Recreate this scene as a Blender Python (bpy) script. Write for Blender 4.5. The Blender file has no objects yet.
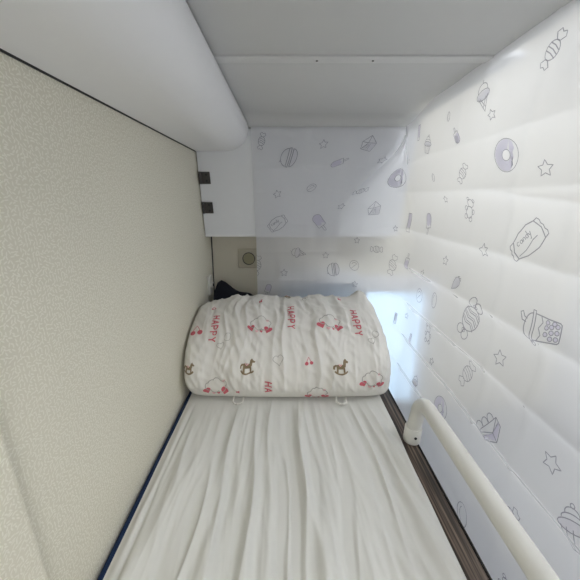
import bpy, math, random
import numpy as np
from mathutils import Vector, noise

random.seed(7)
EYE = 1.15                       # eye height above the cabin floor; all numbers below are relative to the eye
S = bpy.context.scene
COL = S.collection
F, CX, CY = 300.0, 285.0, 290.0
TH = math.radians(17.05)
CT, ST = math.cos(TH), math.sin(TH)

# ------------------------------------------------------------------ materials
def mat(name, col, rough=0.5, metal=0.0, spec=0.4):
    m = bpy.data.materials.new(name); m.use_nodes = True
    b = m.node_tree.nodes['Principled BSDF']
    b.inputs['Base Color'].default_value = (*col, 1)
    b.inputs['Roughness'].default_value = rough
    b.inputs['Metallic'].default_value = metal
    b.inputs['Specular IOR Level'].default_value = spec
    return m

def N(m, t, **kw):
    n = m.node_tree.nodes.new(t)
    for k, v in kw.items(): setattr(n, k, v)
    return n

def L(m, a, b): m.node_tree.links.new(a, b)

def speckled(name, c1, c2, scale=300, rough=0.5, detail=3):
    m = mat(name, c1, rough)
    b = m.node_tree.nodes['Principled BSDF']
    tc = N(m, 'ShaderNodeTexCoord'); nz = N(m, 'ShaderNodeTexNoise')
    nz.inputs['Scale'].default_value = scale; nz.inputs['Detail'].default_value = detail
    L(m, tc.outputs['Object'], nz.inputs['Vector'])
    mx = N(m, 'ShaderNodeMix', data_type='RGBA')
    mx.inputs[6].default_value = (*c1, 1); mx.inputs[7].default_value = (*c2, 1)
    L(m, nz.outputs['Fac'], mx.inputs[0]); L(m, mx.outputs[2], b.inputs['Base Color'])
    return m

def wallpaper(name, base, grain):
    """small light rice-grain flecks, each cell with its own direction (the wall lies in the y-z plane)"""
    m = mat(name, base, 0.55)
    b = m.node_tree.nodes['Principled BSDF']
    tc = N(m, 'ShaderNodeTexCoord'); sep = N(m, 'ShaderNodeSeparateXYZ'); cmb = N(m, 'ShaderNodeCombineXYZ')
    L(m, tc.outputs['Object'], sep.inputs[0])
    L(m, sep.outputs['Y'], cmb.inputs['X']); L(m, sep.outputs['Z'], cmb.inputs['Y'])
    vo = N(m, 'ShaderNodeTexVoronoi', voronoi_dimensions='2D')
    vo.inputs['Scale'].default_value = 175; vo.inputs['Randomness'].default_value = 0.8
    L(m, cmb.outputs[0], vo.inputs['Vector'])
    sub = N(m, 'ShaderNodeVectorMath', operation='SUBTRACT')
    L(m, cmb.outputs[0], sub.inputs[0]); L(m, vo.outputs['Position'], sub.inputs[1])
    sc = N(m, 'ShaderNodeSeparateColor'); L(m, vo.outputs['Color'], sc.inputs[0])
    ang = N(m, 'ShaderNodeMath', operation='MULTIPLY'); ang.inputs[1].default_value = 3.14159
    L(m, sc.outputs[0], ang.inputs[0])
    rot = N(m, 'ShaderNodeVectorRotate', rotation_type='Z_AXIS')
    L(m, sub.outputs[0], rot.inputs['Vector']); L(m, ang.outputs[0], rot.inputs['Angle'])
    st = N(m, 'ShaderNodeVectorMath', operation='MULTIPLY'); st.inputs[1].default_value = (175 * 1.35, 175 * 4.2, 0)
    L(m, rot.outputs[0], st.inputs[0])
    ln = N(m, 'ShaderNodeVectorMath', operation='LENGTH'); L(m, st.outputs[0], ln.inputs[0])
    mr = N(m, 'ShaderNodeMapRange'); mr.inputs[1].default_value = 0.62; mr.inputs[2].default_value = 0.95
    mr.inputs[3].default_value = 1; mr.inputs[4].default_value = 0
    L(m, ln.outputs['Value'], mr.inputs[0])
    mx = N(m, 'ShaderNodeMix', data_type='RGBA')
    mx.inputs[6].default_value = (*base, 1); mx.inputs[7].default_value = (*grain, 1)
    L(m, mr.outputs[0], mx.inputs[0]); L(m, mx.outputs[2], b.inputs['Base Color'])
    bp = N(m, 'ShaderNodeBump'); bp.inputs['Strength'].default_value = 0.15; bp.inputs['Distance'].default_value = 0.001
    L(m, mr.outputs[0], bp.inputs['Height']); L(m, bp.outputs[0], b.inputs['Normal'])
    return m

def wood(name):
    m = mat(name, (0.1, 0.07, 0.05), 0.45)
    b = m.node_tree.nodes['Principled BSDF']
    tc = N(m, 'ShaderNodeTexCoord'); mp = N(m, 'ShaderNodeMapping')
    mp.inputs['Scale'].default_value = (170, 4, 170)
    L(m, tc.outputs['Object'], mp.inputs[0])
    nz = N(m, 'ShaderNodeTexNoise'); nz.inputs['Scale'].default_value = 1; nz.inputs['Detail'].default_value = 5
    L(m, mp.outputs[0], nz.inputs['Vector'])
    cr = N(m, 'ShaderNodeValToRGB'); e = cr.color_ramp.elements
    e[0].position = 0.33; e[0].color = (0.012, 0.009, 0.007, 1)
    e[1].position = 0.7; e[1].color = (0.22, 0.165, 0.125, 1)
    x = e.new(0.5); x.color = (0.06, 0.043, 0.033, 1)
    L(m, nz.outputs['Fac'], cr.inputs[0]); L(m, cr.outputs[0], b.inputs['Base Color'])
    return m

def weave(name, col, rough=0.85, bump=0.25, scale=900):
    m = mat(name, col, rough, spec=0.15)
    b = m.node_tree.nodes['Principled BSDF']
    tc = N(m, 'ShaderNodeTexCoord'); nz = N(m, 'ShaderNodeTexNoise')
    nz.inputs['Scale'].default_value = scale; nz.inputs['Detail'].default_value = 2
    L(m, tc.outputs['Object'], nz.inputs['Vector'])
    bp = N(m, 'ShaderNodeBump'); bp.inputs['Strength'].default_value = bump; bp.inputs['Distance'].default_value = 0.0006
    L(m, nz.outputs['Fac'], bp.inputs['Height']); L(m, bp.outputs[0], b.inputs['Normal'])
    return m

def thin_cloth(name, col, dif=0.5, trl=0.3, trn=0.2):
    """thin non-woven sheet: reflects, lets light through and is a little see-through"""
    m = bpy.data.materials.new(name); m.use_nodes = True
    nt = m.node_tree; nt.nodes.clear()
    out = N(m, 'ShaderNodeOutputMaterial')
    d = N(m, 'ShaderNodeBsdfDiffuse'); d.inputs[0].default_value = (*col, 1)
    t = N(m, 'ShaderNodeBsdfTranslucent'); t.inputs[0].default_value = (*col, 1)
    p = N(m, 'ShaderNodeBsdfRefraction'); p.inputs['IOR'].default_value = 1.045; p.inputs['Roughness'].default_value = 0.9; p.inputs[0].default_value = (.97, .97, .98, 1)
    a = N(m, 'ShaderNodeMixShader'); a.inputs[0].default_value = trl / (dif + trl)
    c = N(m, 'ShaderNodeMixShader'); c.inputs[0].default_value = trn
    L(m, d.outputs[0], a.inputs[1]); L(m, t.outputs[0], a.inputs[2])
    L(m, a.outputs[0], c.inputs[1]); L(m, p.outputs[0], c.inputs[2]); L(m, c.outputs[0], out.inputs[0])
    return m

M = dict(
    wallpaper=wallpaper('beige flecked wallpaper', (0.72, 0.685, 0.56), (0.84, 0.81, 0.695)),
    wallback=speckled('beige laminate', (0.70, 0.655, 0.54), (0.73, 0.685, 0.57), 60),
    white=speckled('white painted plastic', (0.85, 0.85, 0.86), (0.87, 0.87, 0.88), 40, 0.38),
    ceil=speckled('pale grey ceiling laminate', (0.62, 0.62, 0.61), (0.64, 0.64, 0.63), 30, 0.5),
    strip=mat('light grey aluminium strip', (0.68, 0.68, 0.67), 0.4),
    cab=speckled('white cabinet laminate', (0.78, 0.79, 0.81), (0.80, 0.81, 0.83), 30, 0.4),
    dark=mat('dark rubber and gap shade', (0.035, 0.035, 0.035), 0.7),  # small dark fittings, and the painted shade in the wall gaps
    hinge=speckled('dark bronze hinge metal', (0.035, 0.032, 0.03), (0.10, 0.09, 0.085), 500, 0.45),
    navy=weave('navy blue vinyl', (0.012, 0.03, 0.085), 0.55, 0.1),
    sheet=weave('white cotton', (0.69, 0.685, 0.645)),
    pillow=weave('white printed cotton', (0.77, 0.75, 0.70)),
    wood=wood('dark brown wood grain'),
    edge=mat('black edge banding', (0.02, 0.018, 0.016), 0.4),
    rail=mat('cream powder coat', (0.72, 0.71, 0.655), 0.32),
    cream=mat('cream plastic', (0.56, 0.52, 0.41), 0.45),
    olive=mat('olive socket insert', (0.36, 0.33, 0.21), 0.5),
    black=weave('black nylon', (0.012, 0.013, 0.02), 0.7, 0.3, 400),
    plug=mat('white plastic', (0.72, 0.71, 0.66), 0.4),
    blue=mat('pale blue panel', (0.36, 0.46, 0.58), 0.5),
    floor=speckled('grey vinyl floor', (0.25, 0.25, 0.26), (0.32, 0.32, 0.33), 120, 0.5),
    curtain=thin_cloth('white non-woven curtain', (0.90, 0.905, 0.93), 0.38, 0.21, 0.41),
    ink=thin_cloth('grey violet ink', (0.22, 0.21, 0.28), 0.5, 0.3, 0.3),
    lilac=thin_cloth('lilac print', (0.74, 0.71, 0.84), 0.5, 0.3, 0.35),
    lightlilac=thin_cloth('pale grey print', (0.83, 0.82, 0.88), 0.5, 0.3, 0.35),
    pink=mat('rose red print', (0.62, 0.14, 0.17), 0.9),
    palepink=mat('pale pink print', (0.80, 0.50, 0.50), 0.9),
    brown=mat('brown print', (0.27, 0.205, 0.125), 0.9),
    greyline=mat('fine grey print', (0.42, 0.40, 0.36), 0.9),
)
pane = bpy.data.materials.new('frosted daylight pane'); pane.use_nodes = True
pane.node_tree.nodes['Principled BSDF'].inputs['Base Color'].default_value = (0.6, 0.75, 0.9, 1)
pane.node_tree.nodes['Principled BSDF'].inputs['Emission Color'].default_value = (0.55, 0.78, 1.0, 1)
pane.node_tree.nodes['Principled BSDF'].inputs['Emission Strength'].default_value = 1.5
M['pane'] = pane

# ------------------------------------------------------------------ object helpers
ORG = {}
def empty(name, loc, label, cat, group=None):
    o = bpy.data.objects.new(name, None); COL.objects.link(o)
    o.empty_display_size = 0.05
    o.location = loc; ORG[o.name] = Vector(loc)
    tag(o, label, cat, group)
    return o

def tag(o, label=None, cat=None, group=None, kind=None):
    if label: o['label'] = label
    if cat: o['category'] = cat
    if group: o['group'] = group
    if kind: o['kind'] = kind
    return o

class MB:
    def __init__(s): s.v = []; s.f = []; s.m = []; s.mi = 0
    def add(s, vs, fs, mi=None):
        k = len(s.v); s.v += [tuple(map(float, p)) for p in vs]
        for q in fs: s.f.append(tuple(k + i for i in q)); s.m.append(s.mi if mi is None else mi)
        return s
    def box(s, lo, hi, bev=0.0, mi=None):
        (x0, y0, z0), (x1, y1, z1) = lo, hi
        if bev <= 0:
            vs = [(x0, y0, z0), (x1, y0, z0), (x1, y1, z0), (x0, y1, z0), (x0, y0, z1), (x1, y0, z1), (x1, y1, z1), (x0, y1, z1)]
            return s.add(vs, [(3, 2, 1, 0), (4, 5, 6, 7), (0, 1, 5, 4), (1, 2, 6, 5), (2, 3, 7, 6), (3, 0, 4, 7)], mi)
        import bmesh
        bm = bmesh.new(); bmesh.ops.create_cube(bm, size=1)
        for v in bm.verts:
            v.co = Vector(((x0 + x1) / 2 + v.co.x * (x1 - x0), (y0 + y1) / 2 + v.co.y * (y1 - y0), (z0 + z1) / 2 + v.co.z * (z1 - z0)))
        bmesh.ops.bevel(bm, geom=list(bm.edges), offset=bev, segments=3, profile=0.5, affect='EDGES')
        bm.verts.index_update()
        s.add([v.co[:] for v in bm.verts], [[v.index for v in f.verts] for f in bm.faces], mi); bm.free()
        return s
    def sweep(s, rings, closed_ring=True, caps=True, mi=None):
        n = len(rings[0]); k = []
        vs = [p for r in rings for p in r]; fs = []
        for a in range(len(rings) - 1):
            for b in range(n if closed_ring else n - 1):
                c = (b + 1) % n
                fs.append((a * n + b, a * n + c, (a + 1) * n + c, (a + 1) * n + b))
        if caps:
            fs.append(tuple(range(n))[::-1]); fs.append(tuple((len(rings) - 1) * n + b for b in range(n)))
        return s.add(vs, fs, mi)
    def tube(s, pts, rad, n=24, mi=None, caps=True):
        pts = [Vector(p) for p in pts]; rings = []
        up = Vector((1, 0, 0))
        for i, p in enumerate(pts):
            t = (pts[min(i + 1, len(pts) - 1)] - pts[max(i - 1, 0)]).normalized()
            a = up - t * up.dot(t)
            if a.length < 1e-4: a = Vector((0, 1, 0)) - t * t.y
            a.normalize(); b = t.cross(a)
            r = rad[i] if isinstance(rad, (list, tuple)) else rad
            rings.append([p + a * (r * math.cos(2 * math.pi * q / n)) + b * (r * math.sin(2 * math.pi * q / n)) for q in range(n)])
        return s.sweep(rings, True, caps, mi)
    def build(s, name, mats, parent=None, smooth=True, angle=40):
        if not isinstance(mats, (list, tuple)): mats = [mats]
        vs = np.array(s.v)
        if parent is None:
            lo, hi = vs.min(0), vs.max(0)
            org = Vector(((lo[0] + hi[0]) / 2, (lo[1] + hi[1]) / 2, lo[2]))
        else: org = ORG[parent.name]
        me = bpy.data.meshes.new(name)
        me.from_pydata([tuple(p) for p in vs - np.array(org)], [], s.f)
        for m in mats: me.materials.append(m)
        me.polygons.foreach_set('material_index', s.m)
        if smooth:
            me.polygons.foreach_set('use_smooth', [True] * len(s.f))
            try: me.set_sharp_from_angle(angle=math.radians(angle))
            except Exception: pass
        me.update()
        o = bpy.data.objects.new(name, me); COL.objects.link(o)
        ORG[o.name] = org
        if parent is None: o.location = org
        else: o.parent = parent
        return o

def structure(o): o['kind'] = 'structure'; return o

# ------------------------------------------------------------------ a cloth surface on which prints can be laid
class Grid:
    def __init__(s, P, sign):
        s.P = P; nj, ni = P.shape[:2]; s.ni, s.nj = ni, nj
        di = np.gradient(P, axis=1); dj = np.gradient(P, axis=0)
        n = np.cross(di, dj); n /= np.maximum(np.linalg.norm(n, axis=2, keepdims=True), 1e-9)
        s.n = n * sign
        d = P[..., 1] * CT - P[..., 2] * ST
        s.px = CX + F * P[..., 0] / np.maximum(d, .01)
        s.py = CY - F * (P[..., 2] * CT + P[..., 1] * ST) / np.maximum(d, .01)
        s.ok = (d > .05) & ((s.n * -P).sum(2) > 0)
    def bil(s, A, i, j):
        i = min(max(i, 0), s.ni - 1.001); j = min(max(j, 0), s.nj - 1.001)
        a, b = int(i), int(j); u, v = i - a, j - b
        return A[b, a] * (1 - u) * (1 - v) + A[b, a + 1] * u * (1 - v) + A[b + 1, a] * (1 - u) * v + A[b + 1, a + 1] * u * v
    def find(s, x, y):
        d = (s.px - x) ** 2 + (s.py - y) ** 2
        d = np.where(s.ok, d, 1e12)
        j, i = np.unravel_index(np.argmin(d), d.shape)
        return float(i), float(j)
    def at(s, i, j, off): return s.bil(s.P, i, j) + s.bil(s.n, i, j) * off
    def faces(s):
        return [(j * s.ni + i, j * s.ni + i + 1, (j + 1) * s.ni + i + 1, (j + 1) * s.ni + i) for j in range(s.nj - 1) for i in range(s.ni - 1)]

class Printer:
    """lays strokes and filled shapes on the cloth, as part of the cloth's own mesh"""
    def __init__(s, grid, mb, sx, sy, lift=1): s.g, s.mb, s.sx, s.sy, s.lift = grid, mb, sx, sy, lift
    def place(s, px, py, size, rot, sxy=(1, 1)):
        i, j = s.g.find(px, py)
        a, b = int(min(max(i, 2), s.g.ni - 3)), int(min(max(j, 2), s.g.nj - 3))
        row = np.concatenate([[0], np.cumsum(np.linalg.norm(np.diff(s.g.P[b], axis=0), axis=1))])
        col = np.concatenate([[0], np.cumsum(np.linalg.norm(np.diff(s.g.P[:, a], axis=0), axis=1))])
        ki, kj = np.arange(s.g.ni), np.arange(s.g.nj)
        ri, rj = np.interp(i, ki, row), np.interp(j, kj, col)
        c, q = math.cos(rot), math.sin(rot)
        def f(x, y, off):
            x *= size * sxy[0]; y *= size * sxy[1]
            return s.g.at(np.interp(ri + s.sx * (c * x - q * y), row, ki), np.interp(rj + s.sy * (q * x + c * y), col, kj), off * s.lift)
        s.f = f; s.size = size; return s
    def line(s, pts, mi, w=0.0016, closed=False):
        if closed: pts = list(pts) + [pts[0]]
        w = w / s.size / 2; out = []
        P = [np.array(p, float) for p in pts]; dense = [P[0]]
        for a, b in zip(P, P[1:]):
            n = max(1, int(np.linalg.norm(b - a) / 0.12))
            dense += [a + (b - a) * k / n for k in range(1, n + 1)]
        vs = []
        for k, p in enumerate(dense):
            t = dense[min(k + 1, len(dense) - 1)] - dense[max(k - 1, 0)]
            if closed and k in (0, len(dense) - 1): t = dense[1] - dense[-2]
            t = t / max(np.linalg.norm(t), 1e-6); nn = np.array((-t[1], t[0])) * w
            vs.append(s.f(*(p + nn), 0.0011)); vs.append(s.f(*(p - nn), 0.0011))
        s.mb.add(vs, [(2 * k, 2 * k + 1, 2 * k + 3, 2 * k + 2) for k in range(len(dense) - 1)], mi)
    def fill(s, pts, mi):
        P = np.array(pts, float); c = P.mean(0); n = len(P); R = 4
        vs = [s.f(*c, 0.0008)]
        for r in range(1, R + 1):
            for p in P: vs.append(s.f(*(c + (p - c) * r / R), 0.0008))
        fs = [(0, 1 + k, 1 + (k + 1) % n) for k in range(n)]
        for r in range(R - 1):
            for k in range(n):
                fs.append((1 + r * n + k, 1 + (r + 1) * n + k, 1 + (r + 1) * n + (k + 1) % n, 1 + r * n + (k + 1) % n))
        s.mb.add(vs, fs, mi)

def ell(cx, cy, rx, ry, a0=0, a1=360, n=20, rot=0):
    full = abs(a1 - a0) >= 360
    k = n if full else n + 1
    out = []
    for q in range(k):
        a = math.radians(a0 + (a1 - a0) * q / n); x, y = rx * math.cos(a), ry * math.sin(a)
        c, s = math.cos(rot), math.sin(rot)
        out.append((cx + c * x - s * y, cy + s * x + c * y))
    return out

# doodles, unit size about 2 across; I = ink slot, T = tint slot, P = pale tint slot
I, T, PT = 1, 2, 3
def d_star(p):
    pts = [((1 if k % 2 == 0 else .5) * math.sin(k * math.pi / 5), (1 if k % 2 == 0 else .5) * math.cos(k * math.pi / 5)) for k in range(10)]
    p.line(pts, I, closed=True)
def d_donut(p):
    p.line(ell(0, 0, 1, 1, n=28), I, closed=True)
    ring = [(.95 * math.cos(a), .95 * math.sin(a)) for a in [math.radians(80 + 215 * k / 24) for k in range(25)]]
    inn = [(.34 * math.cos(a), .34 * math.sin(a)) for a in [math.radians(80 + 215 * k / 24) for k in range(25)]]
    outb = [(.55, -.6), (.62, -.3), (.42, -.05), (.6, .3), (.42, .55), (.5, .85)]
    n = len(ring)
    vs = [p.f(*q, 0.0008) for q in ring]
    mids = [tuple((np.array(a) + np.array(b)) / 2) for a, b in zip(ring, inn)]
    vs += [p.f(*q, 0.0008) for q in mids] + [p.f(*q, 0.0008) for q in inn]
    fs = [(r * n + k, r * n + k + 1, (r + 1) * n + k + 1, (r + 1) * n + k) for r in range(2) for k in range(n - 1)]
    p.mb.add(vs, fs, T)
    p.fill([(.34, .1), (.2, .35), (.17, .93), (.45, .8), (.62, .45), (.5, .2), (.62, -.1), (.5, -.35), (.62, -.55), (.4, -.86), (.2, -.4), (.34, -.1)], T)
    p.line(ell(0, 0, .34, .34, n=16), I, closed=True)
def d_candy(p):
    p.line(ell(0, 0, .52, .42), I, closed=True)
    for x in (-.22, 0, .22): p.line([(x - .08, -.38), (x + .06, 0), (x + .08, .38)], I)
    for s in (-1, 1):
        p.line([(s * .5, .1), (s * .78, .36), (s * 1.0, .2), (s * .9, 0), (s * 1.0, -.22), (s * .78, -.36), (s * .5, -.1)], I, closed=True)
def d_bigcandy(p):
    p.line(ell(0, 0, .62, .46, n=28), I, closed=True, w=.0021)
    for x in (-.3, -.02, .28):
        p.line([(x - .08, -.42), (x + .06, -.15), (x - .06, .15), (x + .06, .42)], I, w=.0024)
        p.line([(x + .05, -.42), (x + .16, -.15), (x + .05, .15), (x + .16, .41)], I, w=.0018)
    for s in (-1, 1):
        p.line(ell(s * .83, .18, .24, .2, n=14), I, closed=True, w=.002)
        p.line(ell(s * .83, -.18, .24, .2, n=14), I, closed=True, w=.002)
        p.line(ell(s * .74, 0, .1, .1, n=10), I, closed=True)
def d_pop(p):
    body = [(-.4, -.4), (-.42, .5)] + ell(0, .5, .42, .45, 180, 0, 10)[1:] + [(.4, -.4)]
    p.fill([(-.38, .0), (-.4, .5)] + ell(0, .5, .4, .43, 180, 0, 10)[1:] + [(.38, -.3), (.15, -.05), (0, -.25), (-.2, -.2)], T)
    p.line(body, I, closed=True)
    p.line([(-.1, -.4), (-.1, -.95), (.1, -.95), (.1, -.4)], I)
def d_bar(p):
    b = [(-.25, -.9), (.25, -.9), (.25, .9), (-.25, .9)]
    p.fill([(-.25, -.5), (.25, -.5), (.25, 0), (.25, .9), (-.25, .9), (-.25, 0)], T); p.line(b, I, closed=True)
def d_cone(p):
    p.line([(-.45, 0), (0, -1), (.45, 0)], I); p.line([(-.3, -.05), (.12, -.72)], I); p.line([(.3, -.05), (-.12, -.72)], I)
    p.fill(ell(0, .05, .6, .3, n=14), PT)
    p.line(ell(0, .1, .62, .32, n=18), I, closed=True); p.line(ell(0, .42, .45, .4, -10, 190), I); p.line([(0, .8), (.1, 1)], I)
def d_gift(p):
    p.line([(-.7, -.5), (.5, -.8), (.8, .1), (.1, .9), (-.8, .3)], I, closed=True)
    p.line([(-.7, -.5), (-.1, .15), (.8, .1)], I); p.line([(-.1, .15), (.1, .9)], I); p.line([(-.8, .3), (-.1, .15)], I)
    for k in range(4): p.line([(-.55 + .2 * k, -.45 - .06 * k), (-.2 + .12 * k, .0)], I, w=.0014)
    p.fill([(-.1, .1), (.72, .05), (.45, -.72), (.1, -.6)], PT)
def d_cup(p):
    p.line([(-.55, 0), (-.38, -.9), (.38, -.9), (.55, 0)], I)
    for x in (-.25, 0, .25): p.line([(x * 1.2, 0), (x, -.88)], I, w=.0014)
    p.fill(ell(0, .1, .68, .24, n=14), PT)
    p.line(ell(0, .1, .7, .25, n=18), I, closed=True); p.line(ell(0, .35, .52, .24, -10, 190), I); p.line(ell(0, .6, .34, .25, -10, 190), I)
    p.line(ell(.05, .93, .1, .1, n=10), I, closed=True)
def d_macaron(p):
    p.line(ell(0, .12, .85, .75, 10, 170), I, w=.0022)
    p.line([(-.86, .2), (-.9, -.02), (.9, -.02), (.86, .2)], I, w=.0026, closed=True)
    p.line([(-.85, -.2), (.85, -.2)], I, w=.003)
    p.line(ell(0, -.25, .82, .45, 180, 360), I, w=.0022)
    p.fill(ell(0, -.3, .75, .3, 180, 360), PT)
    p.line([(-.4, .7), (-.5, .95), (-.2, .8)], I)
def d_bag(p):
    p.line([(-.75, -.45), (-.3, -.6), (.3, -.6), (.75, -.45), (.88, 0), (.75, .45), (.3, .62), (-.3, .62), (-.75, .45), (-.88, 0)], I, closed=True, w=.002)
    for s in (-1, 1):
        z = [(s * (.82 + (.1 if k % 2 else 0)), -.45 + .9 * k / 6) for k in range(7)]
        p.line([(s * .75, -.45)] + [(s * (.98 + (.05 if k % 2 else 0)), -.42 + .84 * k / 6) for k in range(7)] + [(s * .75, .45)], I, w=.0018)
    p.line([(-.7, -.35), (-.3, -.3), (.2, -.12), (.5, -.12)], I)
    # hand written lettering on the wrapper: "candy"
    def word(x, y, s, strokes):
        for st in strokes: p.line([(x + s * a, y + s * b) for a, b in st], I, w=.0015)
    word(-.62, .12, .2, [[(.7, .8), (.2, .9), (0, .4), (.2, 0), (.7, .1)]])
    word(-.42, .12, .2, [ell(.35, .4, .33, .4, n=10) + [(.68, .4)], [(.7, .8), (.75, 0)]])
    word(-.22, .12, .2, [[(0, 0), (.05, .8), (.4, .8), (.6, .5), (.6, 0)]])
    word(-.04, .12, .2, [ell(.35, .4, .33, .4, n=10) + [(.68, .4)], [(.72, 1.6), (.7, 0)]])
    word(.14, .12, .2, [[(0, .8), (.35, .1)], [(.75, .8), (.2, -.8), (0, -.6)]])
def d_tea(p):
    p.line([(-.62, .45), (-.45, -.85), (-.38, -.92), (.38, -.92), (.45, -.85), (.62, .45)], I, w=.002)
    p.line([(-.75, .45), (.75, .45), (.78, .6), (-.78, .6)], I, w=.002, closed=True)
    p.line(ell(0, .6, .62, .42, 0, 180), I, w=.002)
    p.line([(.12, .95), (.2, 1.2), (.55, 1.35), (.62, 1.2), (.38, 1.08), (.3, .9)], I, w=.002)
    p.line([(-.56, .15), (-.3, .0), (.0, .2), (.3, .0), (.56, .12)], I, w=.0018)
    for (x, y) in ((-.28, -.75), (.0, -.75), (.27, -.75), (-.32, -.5), (-.05, -.5), (.2, -.48), (.36, -.6), (-.18, -.25), (.12, -.25), (.36, -.28)):
        p.fill(ell(x, y, .1, .1, n=8), T); p.line(ell(x, y, .1, .1, n=10), I, closed=True, w=.0014)
    p.line(ell(-.78, .45, .14, .12, n=10), I, closed=True)
def d_cake(p):
    p.line([(-.85, -.2), (.2, -.75), (.85, -.2), (.85, .3), (-.85, .25)], I, closed=True, w=.0019)
    p.line([(-.85, .25), (.2, -.25), (.85, .3)], I, w=.002); p.line([(.2, -.25), (.2, -.75)], I)
    p.fill([(-.82, .02), (-.3, -.22), (.2, -.47), (.5, -.2), (.82, .05), (.82, -.12), (.5, -.42), (.2, -.65), (-.3, -.4), (-.82, -.15)], T)
    for x in (-.5, -.05, .42): p.line(ell(x, .42, .22, .3, -20, 200), I, w=.0019)
def d_gummy(p):
    p.line(ell(0, .55, .38, .34), I, closed=True); p.line(ell(0, -.25, .42, .5), I, closed=True)
    for s in (-1, 1):
        p.line(ell(s * .32, .85, .14, .14, n=10), I, closed=True); p.line(ell(s * .48, -.05, .16, .2, n=10), I, closed=True)
        p.line(ell(s * .34, -.72, .2, .2, n=10), I, closed=True)
def d_berry(p):
    b = [(0, -.9), (-.5, -.3), (-.62, .25), (-.3, .6), (.3, .6), (.62, .25), (.5, -.3)]
    p.fill(b, PT); p.line(b, I, closed=True); p.line([(-.4, .6), (-.15, .8), (0, .6), (.15, .85), (.4, .6)], I)
def d_oval(p): p.line(ell(0, 0, .5, .9), I, closed=True); p.line(ell(0, 0, .25, .6, 100, 250), I, w=.0012)
def d_ball(p): p.line(ell(0, 0, .85, .85), I, closed=True); p.line(ell(0, 0, .5, .5, 20, 160), I); p.line([(-.5, -.5), (.3, .2)], I, w=.0014)
DO = dict(star=d_star, donut=d_donut, candy=d_candy, big=d_bigcandy, pop=d_pop, bar=d_bar, cone=d_cone, gift=d_gift, cup=d_cup,
          macaron=d_macaron, bag=d_bag, tea=d_tea, cake=d_cake, gummy=d_gummy, berry=d_berry, oval=d_oval, ball=d_ball)

def smooth(a, b, x):
    t = min(max((x - a) / (b - a), 0), 1); return t * t * (3 - 2 * t)

# ================================================================== the setting
FZ = -EYE
WX = -0.368                                   # inner face of the left wall
def wx(z): return WX + .016 * (z + .69) / .86      # the partition leans in a little towards the top
def slab(y0, y1, z0, z1, t0, t1): return [[(wx(z) + t0, y, z) for y, z in ((y0, z0), (y1, z0), (y1, z1), (y0, z1))], [(wx(z) + t1, y, z) for y, z in ((y0, z0), (y1, z0), (y1, z1), (y0, z1))]]
structure(MB().sweep(slab(-.55, 1.50, FZ, .29, -.03, 0)).build('wall_left', M['wallpaper'], smooth=False))
structure(MB().sweep(slab(-.55, .298, -.699, .165, .0002, .015)).build('wall_left_front', M['wallpaper'], smooth=False))
structure(MB().box((WX - .03, 1.47, FZ), (1.45, 1.50, .95)).build('wall_back', M['wallback'], smooth=False))
structure(MB().box((1.45, -.9, FZ), (1.48, 1.50, .95)).build('wall_right', M['white'], smooth=False))
structure(MB().box((WX - .03, -.9, FZ - .03), (1.48, 1.50, FZ)).build('floor', M['floor'], smooth=False))
structure(MB().sweep(slab(1.460, 1.4695, -.69, -.165, .0005, .0035)).build('corner_gap_shade', M['dark'], smooth=False))  # dark strip added as the shade of the gap in the back corner
c = MB()
c.box((WX - .03, -.35, .286), (.465, .744, .310), .002)
c.box((WX - .03, .780, .286), (.50, 1.50, .310), .001)
c.box((WX - .03, .744, .297), (.465, .780, .310))
# small cove where the ceiling meets the end cabinet
pts = [(1.19, .286)] + [(1.19 + .075 * math.sin(math.radians(a)), .286 - .03 * (1 - math.cos(math.radians(a)))) for a in range(10, 91, 10)] + [(1.30, .256), (1.30, .287), (1.19, .287)]
c.sweep([[(x, y, z) for y, z in pts] for x in (-.146, .50)])
structure(c.build('ceiling', M['ceil']))
st = structure(MB().box((WX, .748, .2835), (.50, .779, .296), .0015).build('trim_2', M['strip']))
for x in (.069, .190):
    MB().tube([(x, .765, .2845), (x, .765, .2825)], .0025, 12).build('screw', M['hinge'], st)
# low window in the end wall, mostly behind the curtain: white ledge on top, pale blue panel and a frosted pane
wd = MB()
wd.box((-.025, 1.385, -.398), (.345, 1.4695, -.335), .008)
wd.box((.345, 1.425, -.45), (.74, 1.4695, -.37), .004); wd.box((.345, 1.45, -1.10), (.415, 1.4695, -.40), .003)
wd.box((.69, 1.45, -1.10), (.74, 1.4695, -.45), .003); wd.box((.345, 1.45, -1.125), (.74, 1.4695, -1.10), .003)
wf = structure(wd.build('window_1', M['white']))
MB().box((.416, 1.455, -1.10), (.689, 1.464, -.451)).build('pane', M['pane'], wf, smooth=False)
MB().box((-.02, 1.448, -.80), (.344, 1.4695, -.404), .002).build('panel', M['blue'], wf)

# ================================================================== end cabinet with its hinged flap
def fy(z): return 1.285 + (.17 - z) * .20      # front face leans slightly: the top is nearer
cab = empty('wall_cabinet', (.05, 1.40, -.165), 'white cabinet on the end wall, its flap hung on two dark hinges', 'cabinet')
b = MB(); x1 = .50; xa, xb = wx(-.155) + .002, wx(.255) + .002
b.add([(xa, fy(-.155) + .022, -.155), (x1, fy(-.155) + .022, -.155), (x1, 1.469, -.155), (xa, 1.469, -.155),
       (xb, fy(.255) + .022, .255), (x1, fy(.255) + .022, .255), (x1, 1.469, .255), (xb, 1.469, .255)],
      [(3, 2, 1, 0), (4, 5, 6, 7), (0, 1, 5, 4), (1, 2, 6, 5), (2, 3, 7, 6), (3, 0, 4, 7)])
b.build('body', M['cab'], cab, smooth=False)
door = MB(); x0 = wx(-.162) + .0035; x2 = wx(.252) + .0035
ring = lambda x, q: [(x, fy(-.162), -.162), (q, fy(.252), .252), (q, fy(.252) + .018, .252), (x, fy(-.162) + .018, -.162)]
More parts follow.
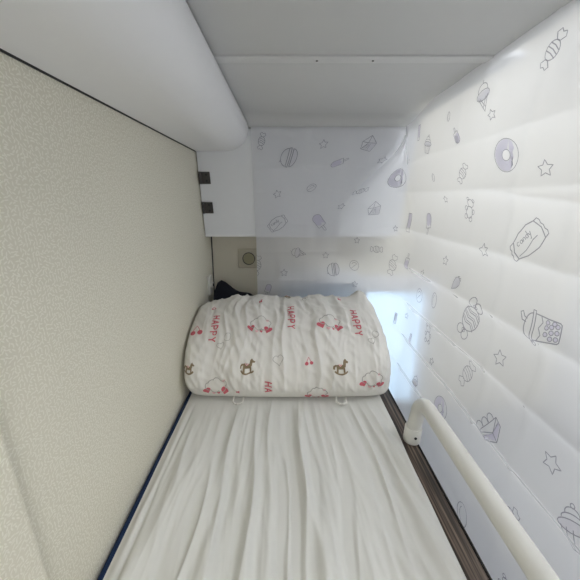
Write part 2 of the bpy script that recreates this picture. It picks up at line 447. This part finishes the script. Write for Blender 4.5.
door.sweep([ring(x0, x2), ring(.498, .498)])
dr = door.build('door', M['cab'], cab, smooth=False)
MB().sweep([[(x, fy(-.162) - .002, -.165), (x, fy(-.156) - .002, -.1565), (x, fy(-.156) + .02, -.1565), (x, fy(-.162) + .02, -.165)] for x in (x0, .498)]).build('edge_strip', M['white'], dr, smooth=False)
for zc in (.078, -.040):
    h = MB(); y = fy(zc); WH = wx(zc) + .001
    rr = lambda xa, z, d=.0: [(xa, fy(z) - .006, z), (xa, fy(z) + .001, z)]
    za, zb = zc - .023, zc + .023
    h.add([(WH + .004, fy(za) - .006, za), (WH + .048, fy(za) - .006, za), (WH + .048, fy(zb) - .006, zb), (WH + .004, fy(zb) - .006, zb),
           (WH + .004, fy(za) + .0, za), (WH + .048, fy(za) + .0, za), (WH + .048, fy(zb) + .0, zb), (WH + .004, fy(zb) + .0, zb)],
          [(0, 1, 2, 3), (7, 6, 5, 4), (0, 4, 5, 1), (1, 5, 6, 2), (2, 6, 7, 3), (3, 7, 4, 0)])
    ho = h.build('hinge', M['hinge'], cab, smooth=False)
    MB().tube([(WH + .009, fy(za) - .008, za), (WH + .009, fy(zb) - .008, zb)], .0055, 12).build('hinge_pin', M['hinge'], ho)
    for q in (-.012, .012):
        MB().tube([(WH + .034, fy(zc + q) - .004, zc + q), (WH + .034, fy(zc + q) - .0085, zc + q)], .0045, 10).build('screw', M['dark'], ho)

# ================================================================== rounded overhead housing
oh = empty('overhead_housing', (-.24, .35, .165), 'long white overhead housing with a rounded lower edge along the left wall', 'overhead housing')
RX, zb, xr = .105, .174, -.139; R_ = .25 - .174; WT = wx(.174)
prof = [(WT + .002, zb + .004), (WT + .006, zb)]
cxr, czr = xr - RX, zb + R_
prof += [(cxr + RX * math.sin(math.radians(a)), czr - R_ * math.cos(math.radians(a))) for a in range(0, 119, 5)]
prof += [(xr - .03, .2845), (WT + .002, .2845)]
MB().sweep([[(x, y, z) for x, z in prof] for y in np.linspace(-.55, 1.272, 12)]).build('shell', M['white'], oh, angle=35)
capp = [(WT + .002 + (x - WT - .002) * 1.0, z) for x, z in prof]
MB().sweep([[(x, y, z) for x, z in capp] for y in (1.2735, 1.279)]).build('end_cap', M['white'], oh, angle=35)
MB().box((WT + .0005, -.55, zb - .0012), (WT + .0025, 1.279, zb + .003)).build('seam_shadow', M['dark'], oh, smooth=False)  # thin black strip painting the gap shadow between wall and housing

# ================================================================== bed
bed = empty('berth', (0, .5, FZ), 'narrow sleeping berth with navy mattress edge along the flecked wall', 'bed')
MB().box((WX + .003, -.55, FZ + .001), (.396, 1.468, -.835), .004).build('base', M['white'], bed)
MB().box((WX + .002, -.55, -.834), (.347, 1.440, -.701), .012).build('mattress', M['navy'], bed)
sb = MB().box((.3485, -.55, -.834), (.3935, 1.440, -.701), .003).build('side_board', M['wood'], bed)
sb['label'] = 'dark brown wood-grain side board'
MB().box((.394, -.55, -.834), (.398, 1.440, -.6995), .001).build('edge_band', M['edge'], sb)

# sheet
nx, ny = 330, 180
xs = np.linspace(0, 1, nx); ys = np.linspace(-.5, 1.295, ny)
P = np.zeros((ny, nx, 3))
for j, y in enumerate(ys):
    xl = -.349 + .004 * noise.noise((0, y * 3, 5)); xr_ = .345 + .006 * smooth(.2, .9, y) + .004 * noise.noise((3, y * 4, 1))
    for i, t in enumerate(xs):
        x = xl + (xr_ - xl) * t
        fan = 1 + .25 * smooth(.95, .0, y)
        q = x / fan
        w1 = noise.noise((q * 11 + .5 * noise.noise((x * 2, y * 2.2, 9)), y * .9, 2))
        w2 = noise.noise((q * 26 + .9 * noise.noise((x * 3, y * 3, 4)), y * 1.6, 7))
        w3 = noise.noise((q * 55 + .8 * noise.noise((x * 5, y * 4, 8)), y * 2.6, 3))
        w5 = noise.noise((q * 62 + 1.2 * noise.noise((x * 6, y * 5, 18)), y * 3.5, 13))
        w4 = noise.noise((q * 30 + y * 7, y * 3 - q * 6, 6))
        wr = .030 * (.34 - (w1 * w1 + .003) ** .4 * 1.3) + .020 * (.34 - (w2 * w2 + .001) ** .4 * 1.4) + .0042 * w3 + .006 * (.3 - (w4 * w4 + .003) ** .4) + .003 * (.3 - (w5 * w5 + .003) ** .4)
        z = -.684 + wr * (1 - .45 * smooth(.55, .9, y))
        pu = smooth(.80, .91, y); z = z * (1 - pu) + (-.692 + .15 * (wr)) * pu
        if y > .90: z = min(z, -.688)
        z -= .007 * math.exp(-((x - xl - .030) / .006) ** 2) * (1 - pu)
        el = smooth(0, .026, x - xl)                     # the sheet drops to the mattress on the wall side
        er = smooth(0, .018, xr_ - x)
        low = -.6995
        zz = low + (max(z, -.697) - low) * (el * .9 + .1) * (er * .8 + .2)
        P[j, i] = (x, y, max(zz, -.6992))
g = Grid(P, 1); mb = MB(); mb.add(P.reshape(-1, 3), g.faces())
sh = mb.build('bed_sheet', M['sheet'], angle=180)
tag(sh, 'wrinkled plain white cotton sheet spread over the narrow berth', 'bed sheet')

# guard rail
gr = empty('guard_rail', (.366, .735, -.70), 'cream metal guard rail along the open side of the berth', 'rail')
rx, ryy, rz, rb = .389, .735, -.5485, .055
pts = [(rx - .007, ryy, -.690), (rx - .005, ryy, -.65), (rx - .002, ryy, -.62)]
for a in range(0, 91, 9):
    A = math.radians(a); pts.append((rx, ryy - rb * (1 - math.cos(A)), rz - rb + rb * math.sin(A)))
pts += [(rx, y, rz) for y in np.linspace(ryy - rb - .05, -.5, 14)]
MB().tube(pts, .0200, 28).build('rail', M['rail'], gr)
co = MB().tube([(rx - .007, ryy, -.6988), (rx - .007, ryy, -.6965), (rx - .0055, ryy, -.652), (rx - .0053, ryy, -.649)], [.0232, .0242, .0242, .0226], 28).build('collar', M['rail'], gr)
MB().tube([(rx - .0075, ryy - .0238, -.672), (rx - .0075, ryy - .0258, -.672)], .004, 12).build('set_screw', M['dark'], co)

# ================================================================== pillow
ctrl = [(1.10, -.690), (.96, -.690), (.918, -.684), (.893, -.640), (.892, -.580), (.915, -.525), (.965, -.472), (1.04, -.428), (1.12, -.404),
        (1.20, -.394), (1.252, -.410), (1.272, -.470), (1.274, -.56), (1.262, -.65), (1.235, -.688), (1.17, -.690)]
def catmull(c, n):
    out = []; m = len(c)
    for k in range(m):
        p0, p1, p2, p3 = (np.array(c[(k + q) % m]) for q in (-1, 0, 1, 2))
        for s in range(n):
            t = s / n
            out.append(.5 * ((2 * p1) + (-p0 + p2) * t + (2 * p0 - 5 * p1 + 4 * p2 - p3) * t * t + (-p0 + 3 * p1 - 3 * p2 + p3) * t ** 3))
    out.append(out[0]); return np.array(out)
sec = catmull(ctrl, 12); nj = len(sec)
arc = np.concatenate([[0], np.cumsum(np.linalg.norm(np.diff(sec, axis=0), axis=1))])
ni = 260
cen = np.array((1.085, -.565))
P = np.zeros((nj, ni, 3))
for i in range(ni):
    t = math.sin((i / (ni - 1) - .5) * math.pi); t = .35 * t + .65 * (2 * i / (ni - 1) - 1)
    gsc = max(1 - abs(t) ** 20, 0) ** .25; gsc = .02 + .98 * gsc
    mid = 1 - .035 * t * t
    for j in range(nj):
        y, z = cen + (sec[j] - cen) * gsc * mid
        x = .011 + .377 * t
        if t > 0: x += t * (-.10 * (z + .60) if z > -.60 else -.06 * (z + .60)) * 1.0
        bot = smooth(-.66, -.62, z)
        a = arc[j]
        w1 = noise.noise((x * 9 + .7 * noise.noise((x * 3, a * 4, 2)), a * 2.2, 11))
        w2 = noise.noise((x * 24 + 1.0 * noise.noise((x * 5, a * 6, 5)), a * 3.2, 21))
        w3 = noise.noise((x * 46 - a * 8, a * 7 + x * 6, 31))
        w6 = noise.noise((x * 58 + 1.5 * noise.noise((x * 7, a * 8, 25)), a * 7, 61))
        w5 = noise.noise((x * 30 + a * 20, a * 9 - x * 8, 41))
        calm = 1 - .72 * sum(math.exp(-((x - q) / .026) ** 2) for q in (-.255, -.058, .024, .268))   # smoother strips between the gathers
        w2, w5, w6 = (.25 + (v - .25) * calm if v > 0 else -.25 + (v + .25) * calm for v in (abs(w2), abs(w5), abs(w6))); w3 *= calm
        d = (.015 * w1 + .016 * (.35 - (w2 * w2 + .001) ** .4 * 1.3) + .0035 * w3 + .012 * (.3 - (w5 * w5 + .003) ** .4) + .005 * (.3 - (w6 * w6 + .003) ** .4)) * bot * min(1, gsc * 1.2)
        r = np.array((y, z)) - cen; r = r / max(np.linalg.norm(r), 1e-6)
        y += r[0] * d; z += r[1] * d
        # pointed case corner at the top by the curtain
        e = math.exp(-((x - .318) / .030) ** 2 - ((y - 1.215) / .055) ** 2) if z > -.47 else 0
        z += .034 * e
        # left shoulder sits lower against the wall
        if z > -.56: z -= .022 * smooth(-.12, -.33, x) * (z + .56) / .16
        x = max(x, WX + .004); z = max(z, -.6835 + .001 * (z < -.68)); y = min(y, 1.282)
        P[j, i] = (x, y, z)
pg = Grid(P, 1)
if (pg.n[5 * 12, ni // 2] * np.array((0, -1, .3))).sum() < 0: pg = Grid(P, -1)
mb = MB(); mb.add(P.reshape(-1, 3), pg.faces())
pr = Printer(pg, mb, 1, 1, 2.8)
RED, PALE, BR, GL = 1, 2, 3, 4
LET = {'H': [[(0, 0), (0, 1)], [(.6, 0), (.6, 1)], [(0, .5), (.6, .5)]],
       'A': [[(0, 0), (.32, 1), (.64, 0)], [(.12, .36), (.52, .36)]],
       'P': [[(0, 0), (0, 1), (.42, 1), (.58, .85), (.58, .62), (.42, .48), (0, .48)]],
       'Y': [[(0, 1), (.3, .5), (.6, 1)], [(.3, .5), (.3, 0)]]}
def happy(px, py, word='HAPPY', size=.026, rot=-math.pi / 2):
    pr.place(px, py, size, rot)
    x = -len(word) * .95 / 2
    for ch in word:
        for s in LET[ch]: pr.line([(x + a, b - .5) for a, b in s], RED, w=.0046)
        x += .98
def heart(cx, cy, r, mi, out=None, rot=0):
    pts = []
    for k in range(20):
        a = 2 * math.pi * k / 20
        X = 16 * math.sin(a) ** 3 / 16; Y = (13 * math.cos(a) - 5 * math.cos(2 * a) - 2 * math.cos(3 * a) - math.cos(4 * a)) / 16
        pts.append((cx + r * (X * math.cos(rot) - Y * math.sin(rot)), cy + r * (X * math.sin(rot) + Y * math.cos(rot))))
    if mi is not None: pr.fill(pts, mi)
    if out: pr.line(pts, out, w=.0016, closed=True)
def cloud(px, py, size=.034, rot=0, sxy=(1.2, 1.15)):
    """plain cloud outline with two rose hearts beside it"""
    pr.place(px, py, size, rot, sxy)
    pts = []
    for k, (cx, cy, r, a0, a1) in enumerate(((-.62, .0, .38, 110, 290), (-.15, -.28, .36, 215, 330), (.42, -.22, .4, 230, 380), (.62, .2, .34, -20, 110), (.1, .42, .42, 30, 160), (-.38, .32, .32, 70, 170))):
        pts += ell(cx, cy, r, r, a0, a1, 8)
    pr.line(pts, GL, w=.0024, closed=True)
    heart(-.88, -.42, .36, RED, rot=.3); heart(.72, -.52, .40, RED, rot=-.25)
    heart(.62, .52, .17, PALE); heart(-.3, -.75, .16, PALE); heart(.12, -.72, .14, RED)
def horse(px, py, size=.027, rot=0):
    pr.place(px, py, size, rot)
    body = [(-.75, .25), (-.45, .32), (-.1, .18), (.25, .3), (.4, .75), (.62, .95), (.7, .78), (1.0, .55), (.92, .38), (.62, .42), (.55, .0), (.45, -.25),
            (.5, -.75), (.3, -.75), (.2, -.3), (-.25, -.3), (-.38, -.75), (-.58, -.75), (-.5, -.2), (-.62, .05)]
    pr.fill([(-.6, .25), (-.3, .3), (.2, .28), (.5, .2), (.5, -.2), (.2, -.32), (-.3, -.32), (-.55, -.15)], BR)
    pr.fill([(.2, .1), (.36, .75), (.6, .98), (.72, .76), (1.02, .55), (.9, .36), (.64, .42), (.58, 0)], BR)
    pr.fill([(.3, -.1), (.52, -.1), (.55, -.75), (.32, -.75)], BR); pr.fill([(-.55, -.1), (-.3, -.1), (-.36, -.75), (-.6, -.75)], BR)
    pr.line([(-.6, .2), (-.85, .0), (-.9, -.3)], BR, w=.006)
    pr.line(ell(0, .1, 1.0, 1.05, 215, 325, 14), BR, w=.0055)
    pr.line([(-.25, .36), (-.1, .1), (.12, .3)], PALE, w=.004)
def outline(px, py, kind, size=.02):
    pr.place(px, py, size, .2)
    if kind == 'heart': heart(0, 0, .9, None, GL)
    elif kind == 'ring': pr.line(ell(0, 0, .6, .75, rot=-.5), GL, w=.0018, closed=True)
    elif kind == 'flower':
        for k in range(4): pr.fill(ell(.36 * math.cos(k * 1.57 + .6), .36 * math.sin(k * 1.57 + .6), .3, .22, n=10, rot=k * 1.57), RED)
    elif kind == 'cherry':
        pr.fill(ell(-.5, -.4, .36, .36, n=12), RED); pr.fill(ell(.45, -.5, .36, .36, n=12), RED)
        pr.line([(-.5, -.1), (.1, .7), (.45, -.2)], RED, w=.002)
happy(214, 328); happy(291, 317); happy(356, 323); happy(269, 388, 'HA')
for a in ((260, 324, .036), (331, 322, .037), (217, 386, .034), (373, 379, .032), (318, 393, .030)): cloud(*a)
horse(247, 366); horse(341, 367); horse(189, 368, .02); horse(287, 297, .018, .1)
outline(279, 359, 'heart', .022); outline(228, 338, 'ring', .022); outline(221, 345, 'heart', .016); outline(309, 361, 'cherry', .018)
outline(261, 302, 'flower', .016); outline(339, 300, 'flower', .014); outline(214, 309, 'cherry', .012); outline(197, 331, 'cherry', .028)
outline(304, 301, 'ring', .016); outline(375, 334, 'ring', .02); outline(372, 341, 'heart', .014); outline(238, 392, 'flower', .012)
pil = mb.build('pillow', [M['pillow'], M['pink'], M['palepink'], M['brown'], M['greyline']], angle=180)
tag(pil, 'plump white pillow printed with pink hearts, brown rocking horses and the word HAPPY', 'pillow')
for x in (-.163, .20):
    tb = MB()
    loop = [(x - .018, .912, -.680), (x - .020, .888, -.6845), (x - .006, .872, -.6845), (x + .012, .880, -.6845), (x + .016, .905, -.681)]
    dense = []
    for k in range(4):
        for s in range(6): dense.append(tuple(np.array(loop[k]) * (1 - s / 6) + np.array(loop[k + 1]) * s / 6))
    dense.append(loop[-1])
    tb.tube([(p[0], p[1], p[2] + .004) for p in dense], .0035, 8)
    tb.build('tie', M['pillow'], pil)

# ================================================================== curtain
zs = np.concatenate([np.linspace(-.98, -.70, 36)[:-1], np.linspace(-.70, .286, 260)])
ss = np.concatenate([np.linspace(0, 1, 190), np.linspace(1, 2, 60)[1:], np.linspace(2, 3, 90)[1:]])
CRZ = (-.622, -.496, -.363, -.234, -.111, .018, .124)
CRY = (.10, .21, .33, .456, .585, .715, .845, .97)
def sidex(y, z): return .434 + .014 * smooth(.1, -.4, z) + .010 * y - .018 * smooth(.9, .1, y) * smooth(-.1, .3, z)
def plan(s, z):
    """position of the hanging sheet: s in 0-1 along the berth, 1-2 round the corner, 2-3 across the end"""
    k = smooth(.27, -.10, z)                         # the corner opens out downwards from the tight top corner
    xe = .452 - .225 * k; ys = 1.235 - .20 * k
    ye = fy(max(z, -.165)) - .010 - .012 * smooth(-.165, -.5, z)
    if z > .262: ye -= 0
    sx_ = sidex(ys, z)
    if s <= 1:
        y = -.5 + (ys + .5) * s; return np.array((sidex(y, z), y, z)), 0
    if s <= 2:
        t = s - 1
        p0 = np.array((sx_, ys)); p2 = np.array((xe, ye)); c0 = np.array((sx_ + .004, ys + (ye - ys) * (.35 + .3 * (1 - k)))); c1 = np.array((xe + (sx_ - xe) * .38, ye - .085 * smooth(-.14, .12, z)))
        q = (1 - t) ** 3 * p0 + 3 * (1 - t) ** 2 * t * c0 + 3 * (1 - t) * t * t * c1 + t ** 3 * p2
        return np.array((q[0], q[1], z)), t
    t = s - 2
    return np.array((xe + (-.128 - xe) * t, ye, z)), 1 + t
P = np.zeros((len(zs), len(ss), 3))
for j, z in enumerate(zs):
    for i, s in enumerate(ss):
        p, c_ = plan(s, z)
        # depth of relief, towards the berth
        d = 0
        side = 1 - smooth(1.0, 1.6, s); endw = smooth(1.7, 2.1, s)
        for k, zc in enumerate(CRZ):
            a = (.008, .012, .011, .013, .011, .007, .0035)[k]
            zz = z - zc + .006 * noise.noise((p[1] * 2.5, k * 3.1, 0))
            d += side * a * math.exp(-(math.sqrt(zz * zz + 9e-6) - .003) / (.045 if zz > 0 else .016))
            d += endw * .0018 * math.exp(-abs(zz) / .010)
        for k, yc in enumerate(CRY):
            d += side * (.002, .0024, .0016, .003, .003, .0012, .0006, .0)[k] * math.exp(-abs(p[1] - yc) / .010)
        d += side * .010 * noise.noise((p[1] * 3, z * 3.5, 4)) + side * .004 * noise.noise((p[1] * 8, z * 9, 14))
        d += endw * (.004 * (noise.noise((p[0] * 7, z * 4, 6)) + .3) + .0016 * noise.noise((p[0] * 26, z * 7, 16)))
        # a slanting pull crease in the upper near part
        d += side * .006 * math.exp(-abs(z - (.02 + .10 * (p[1] - .72))) / .012) * smooth(.80, .5, p[1])
        # top hem sags off the ceiling towards the far corner
        zz = z - .032 * smooth(.98, 1.22, p[1]) * smooth(.0, .286, z)
        d += endw * smooth(.20, .27, z) * .004 * noise.noise((p[0] * 14, z * 30, 26))
        p = p.copy(); p[2] = zz
        if s <= 1.6: p[0] -= d
        else: p[1] -= d
        if s > 2 and z > -.16: p[1] = min(p[1], fy(zz) - .003)
        P[j, i] = p
cg = Grid(P, 1)
if (cg.n[100, 90] * np.array((-1, 0, 0))).sum() < 0: cg = Grid(P, -1)
mb = MB(); mb.add(P.reshape(-1, 3), cg.faces())
pr = Printer(cg, mb, -1, 1)
R = math.radians
PR = [  # kind, pixel, size (m, about half the height), rotation
    ('candy', 555, 50, .029, 50), ('cone', 483, 97, .036, 10), ('star', 491, 114, .013, 10), ('star', 548, 168, .016, 0), ('donut', 507, 155, .037, -12),
    ('cup', 428, 145, .034, -20), ('pop', 457, 135, .026, 200), ('oval', 449, 117, .014, -10), ('bar', 419, 133, .028, -10), ('oval', 434, 177, .015, 0),
    ('candy', 464, 174, .032, 50), ('star', 446, 200, .011, 0), ('gummy', 471, 210, .030, -20), ('pop', 429, 224, .034, 8), ('bar', 410, 223, .036, -6),
    ('star', 396, 229, .012, 10), ('bag', 529, 241, .041, 46), ('star', 484, 250, .016, 10), ('star', 446, 260, .014, 0), ('berry', 456, 283, .024, -30),
    ('pop', 407, 261, .030, 180), ('candy', 393, 265, .044, 70), ('ball', 420, 296, .027, 0), ('oval', 434, 300, .027, -5), ('star', 422, 273, .013, 0),
    ('big', 470, 318, .058, 62), ('tea', 541, 328, .038, 100), ('star', 499, 358, .018, 20), ('gummy', 428, 334, .032, 5), ('bar', 410, 340, .024, 5),
    ('star', 432, 362, .012, 0), ('candy', 467, 374, .042, 65), ('cake', 490, 431, .040, 65), ('star', 550, 463, .018, -10), ('donut', 440, 408, .034, 20),
    ('cone', 415, 383, .030, 10), ('candy', 509, 513, .030, 50), ('cup', 574, 530, .036, 30), ('oval', 463, 515, .036, 10), ('bar', 395, 318, .024, 0), ('star', 407, 316, .012, 0),
    ('gummy', 505, 590, .03, 0), ('star', 612, 330, .018, 0), ('cake', 606, 80, .036, 40), 
    # across the end
    ('candy', 262, 141, .030, 75), ('macaron', 289, 158, .040, 85), ('star', 324, 144, .017, 10), ('pop', 340, 162, .032, 120), ('gift', 369, 144, .034, 0), ('star', 382, 160, .017, 0),
    ('donut', 398, 178, .036, -8), ('candy', 361, 191, .030, 20), ('ball', 311, 188, .020, 0), ('star', 277, 194, .017, 20), ('star', 341, 206, .015, 0), ('gift', 375, 209, .034, 20),
    ('bag', 278, 224, .042, 35), ('pop', 320, 223, .044, 40), ('cone', 298, 253, .036, 80), ('star', 326, 255, .015, 0), ('star', 357, 240, .014, 0), ('candy', 376, 249, .032, 5),
    ('macaron', 334, 269, .034, 100), ('ball', 355, 265, .026, 0), ('star', 284, 273, .017, 0), ('candy', 257, 265, .046, 80), ('star', 355, 284, .015, 0), ('pop', 268, 290, .03, -20),
]
for kind, px, py, size, rot in PR:
    pr.place(px, py, size, R(rot)); DO[kind](pr)
cur = mb.build('privacy_curtain', [M['curtain'], M['ink'], M['lilac'], M['lightlilac']], angle=180)
tag(cur, 'white creased privacy curtain printed with grey sweets, hung along the open side and end', 'curtain')

# ================================================================== small things at the end wall
so = empty('wall_socket', (-.178, 1.469, -.333), 'cream square wall socket with a round insert, half behind the curtain', 'socket')
MB().box((-.232, 1.4575, -.333), (-.132, 1.4695, -.237), .006).build('plate', M['cream'], so)
rg = MB()
def disc_ring(r0, r1, ya, yb, n=28):
    rings = []
    for (r, y) in ((r0, ya), (r0, yb), (r1, yb), (r1, ya)):
        rings.append([(-.178 + r * math.cos(2 * math.pi * k / n), y, -.285 + r * math.sin(2 * math.pi * k / n)) for k in range(n)])
    rings.append(rings[0]); return rings
rg.sweep(disc_ring(.031, .0275, 1.458, 1.452), True, False); rg.build('rim', M['hinge'], so)
MB().tube([(-.178, 1.4575, -.285), (-.178, 1.4545, -.285)], .027, 24).build('insert', M['olive'], so)
# black bundle wedged in the corner
bb = MB(); rings = []
for k in range(13):
    t = k / 12; x = -.338 + .205 * t
    top = -.378 - .035 * t - .06 * t * t + .012 * math.sin(t * 9) - .05 * smooth(.12, 0, t); y0 = 1.335 + .006 * math.sin(t * 7); y1 = 1.415 - .015 * t
    zb_ = -.7005; ring_ = []
    for a in range(20):
        A = 2 * math.pi * a / 20
        cy, sz = math.cos(A), math.sin(A)
        e = .75 if sz > 0 else .35
        yy = (y0 + y1) / 2 + (y1 - y0) / 2 * math.copysign(abs(cy) ** .6, cy)
        zz = (top + zb_) / 2 + (top - zb_) / 2 * math.copysign(abs(sz) ** .6, sz)
        ring_.append((x, yy + .004 * noise.noise((x * 40, zz * 30, 3)), zz))
    rings.append(ring_)
bb.sweep(rings)
tag(bb.build('cloth_bundle', M['black']), 'small black cloth bundle wedged in the corner behind the printed pillow', 'bundle')
WK = wx(-.39)
hk = empty('wall_button', (WK, 1.372, -.425), 'small white wall fitting with a dark round button above the black bundle', 'wall fitting')
MB().box((WK + .0005, 1.345, -.44), (WK + .012, 1.40, -.35), .004).build('base', M['plug'], hk)
MB().tube([(WK + .011, 1.372, -.395), (WK + .021, 1.372, -.395)], [.017, .014], 18).build('bezel', M['plug'], hk)
MB().tube([(WK + .0205, 1.372, -.395), (WK + .0225, 1.372, -.395)], .008, 14).build('button', M['dark'], hk)

# ================================================================== light
w = bpy.data.worlds.new('cabin daylight'); S.world = w; w.use_nodes = True
bg = w.node_tree.nodes['Background']; bg.inputs[0].default_value = (.93, .96, 1, 1); bg.inputs[1].default_value = .56
def area(name, loc, target, size, power, col):
    l = bpy.data.lights.new(name, 'AREA'); l.shape = 'RECTANGLE'; l.size, l.size_y = size; l.energy = power; l.color = col
    o = bpy.data.objects.new(name, l); COL.objects.link(o); o.location = loc
    o.rotation_euler = (Vector(target) - Vector(loc)).to_track_quat('-Z', 'Y').to_euler(); return o
area('aisle_lamp', (1.10, .50, .72), (.42, .45, -.30), (.4, 1.4), 24, (.91, .955, 1))
area('cabin_lamp', (.35, -1.1, .75), (0, .8, -.5), (.9, .4), 13, (1, .985, .95))

# ================================================================== camera
cd = bpy.data.cameras.new('camera'); cam = bpy.data.objects.new('camera', cd); COL.objects.link(cam)
cd.sensor_width = 36; cd.lens = F / 580 * 36; cd.clip_start = .01
cd.shift_x = (290 - CX) / 580
cam.location = (0, 0, 0); cam.rotation_euler = (math.pi / 2 - TH, 0, 0)
S.camera = cam
for o in S.objects:
    if o.parent is None: o.location.z += EYE
vs = S.view_settings
vs.view_transform = 'Standard'; vs.look = 'None'; vs.gamma = 1; vs.use_curve_mapping = False; vs.exposure = 0.12
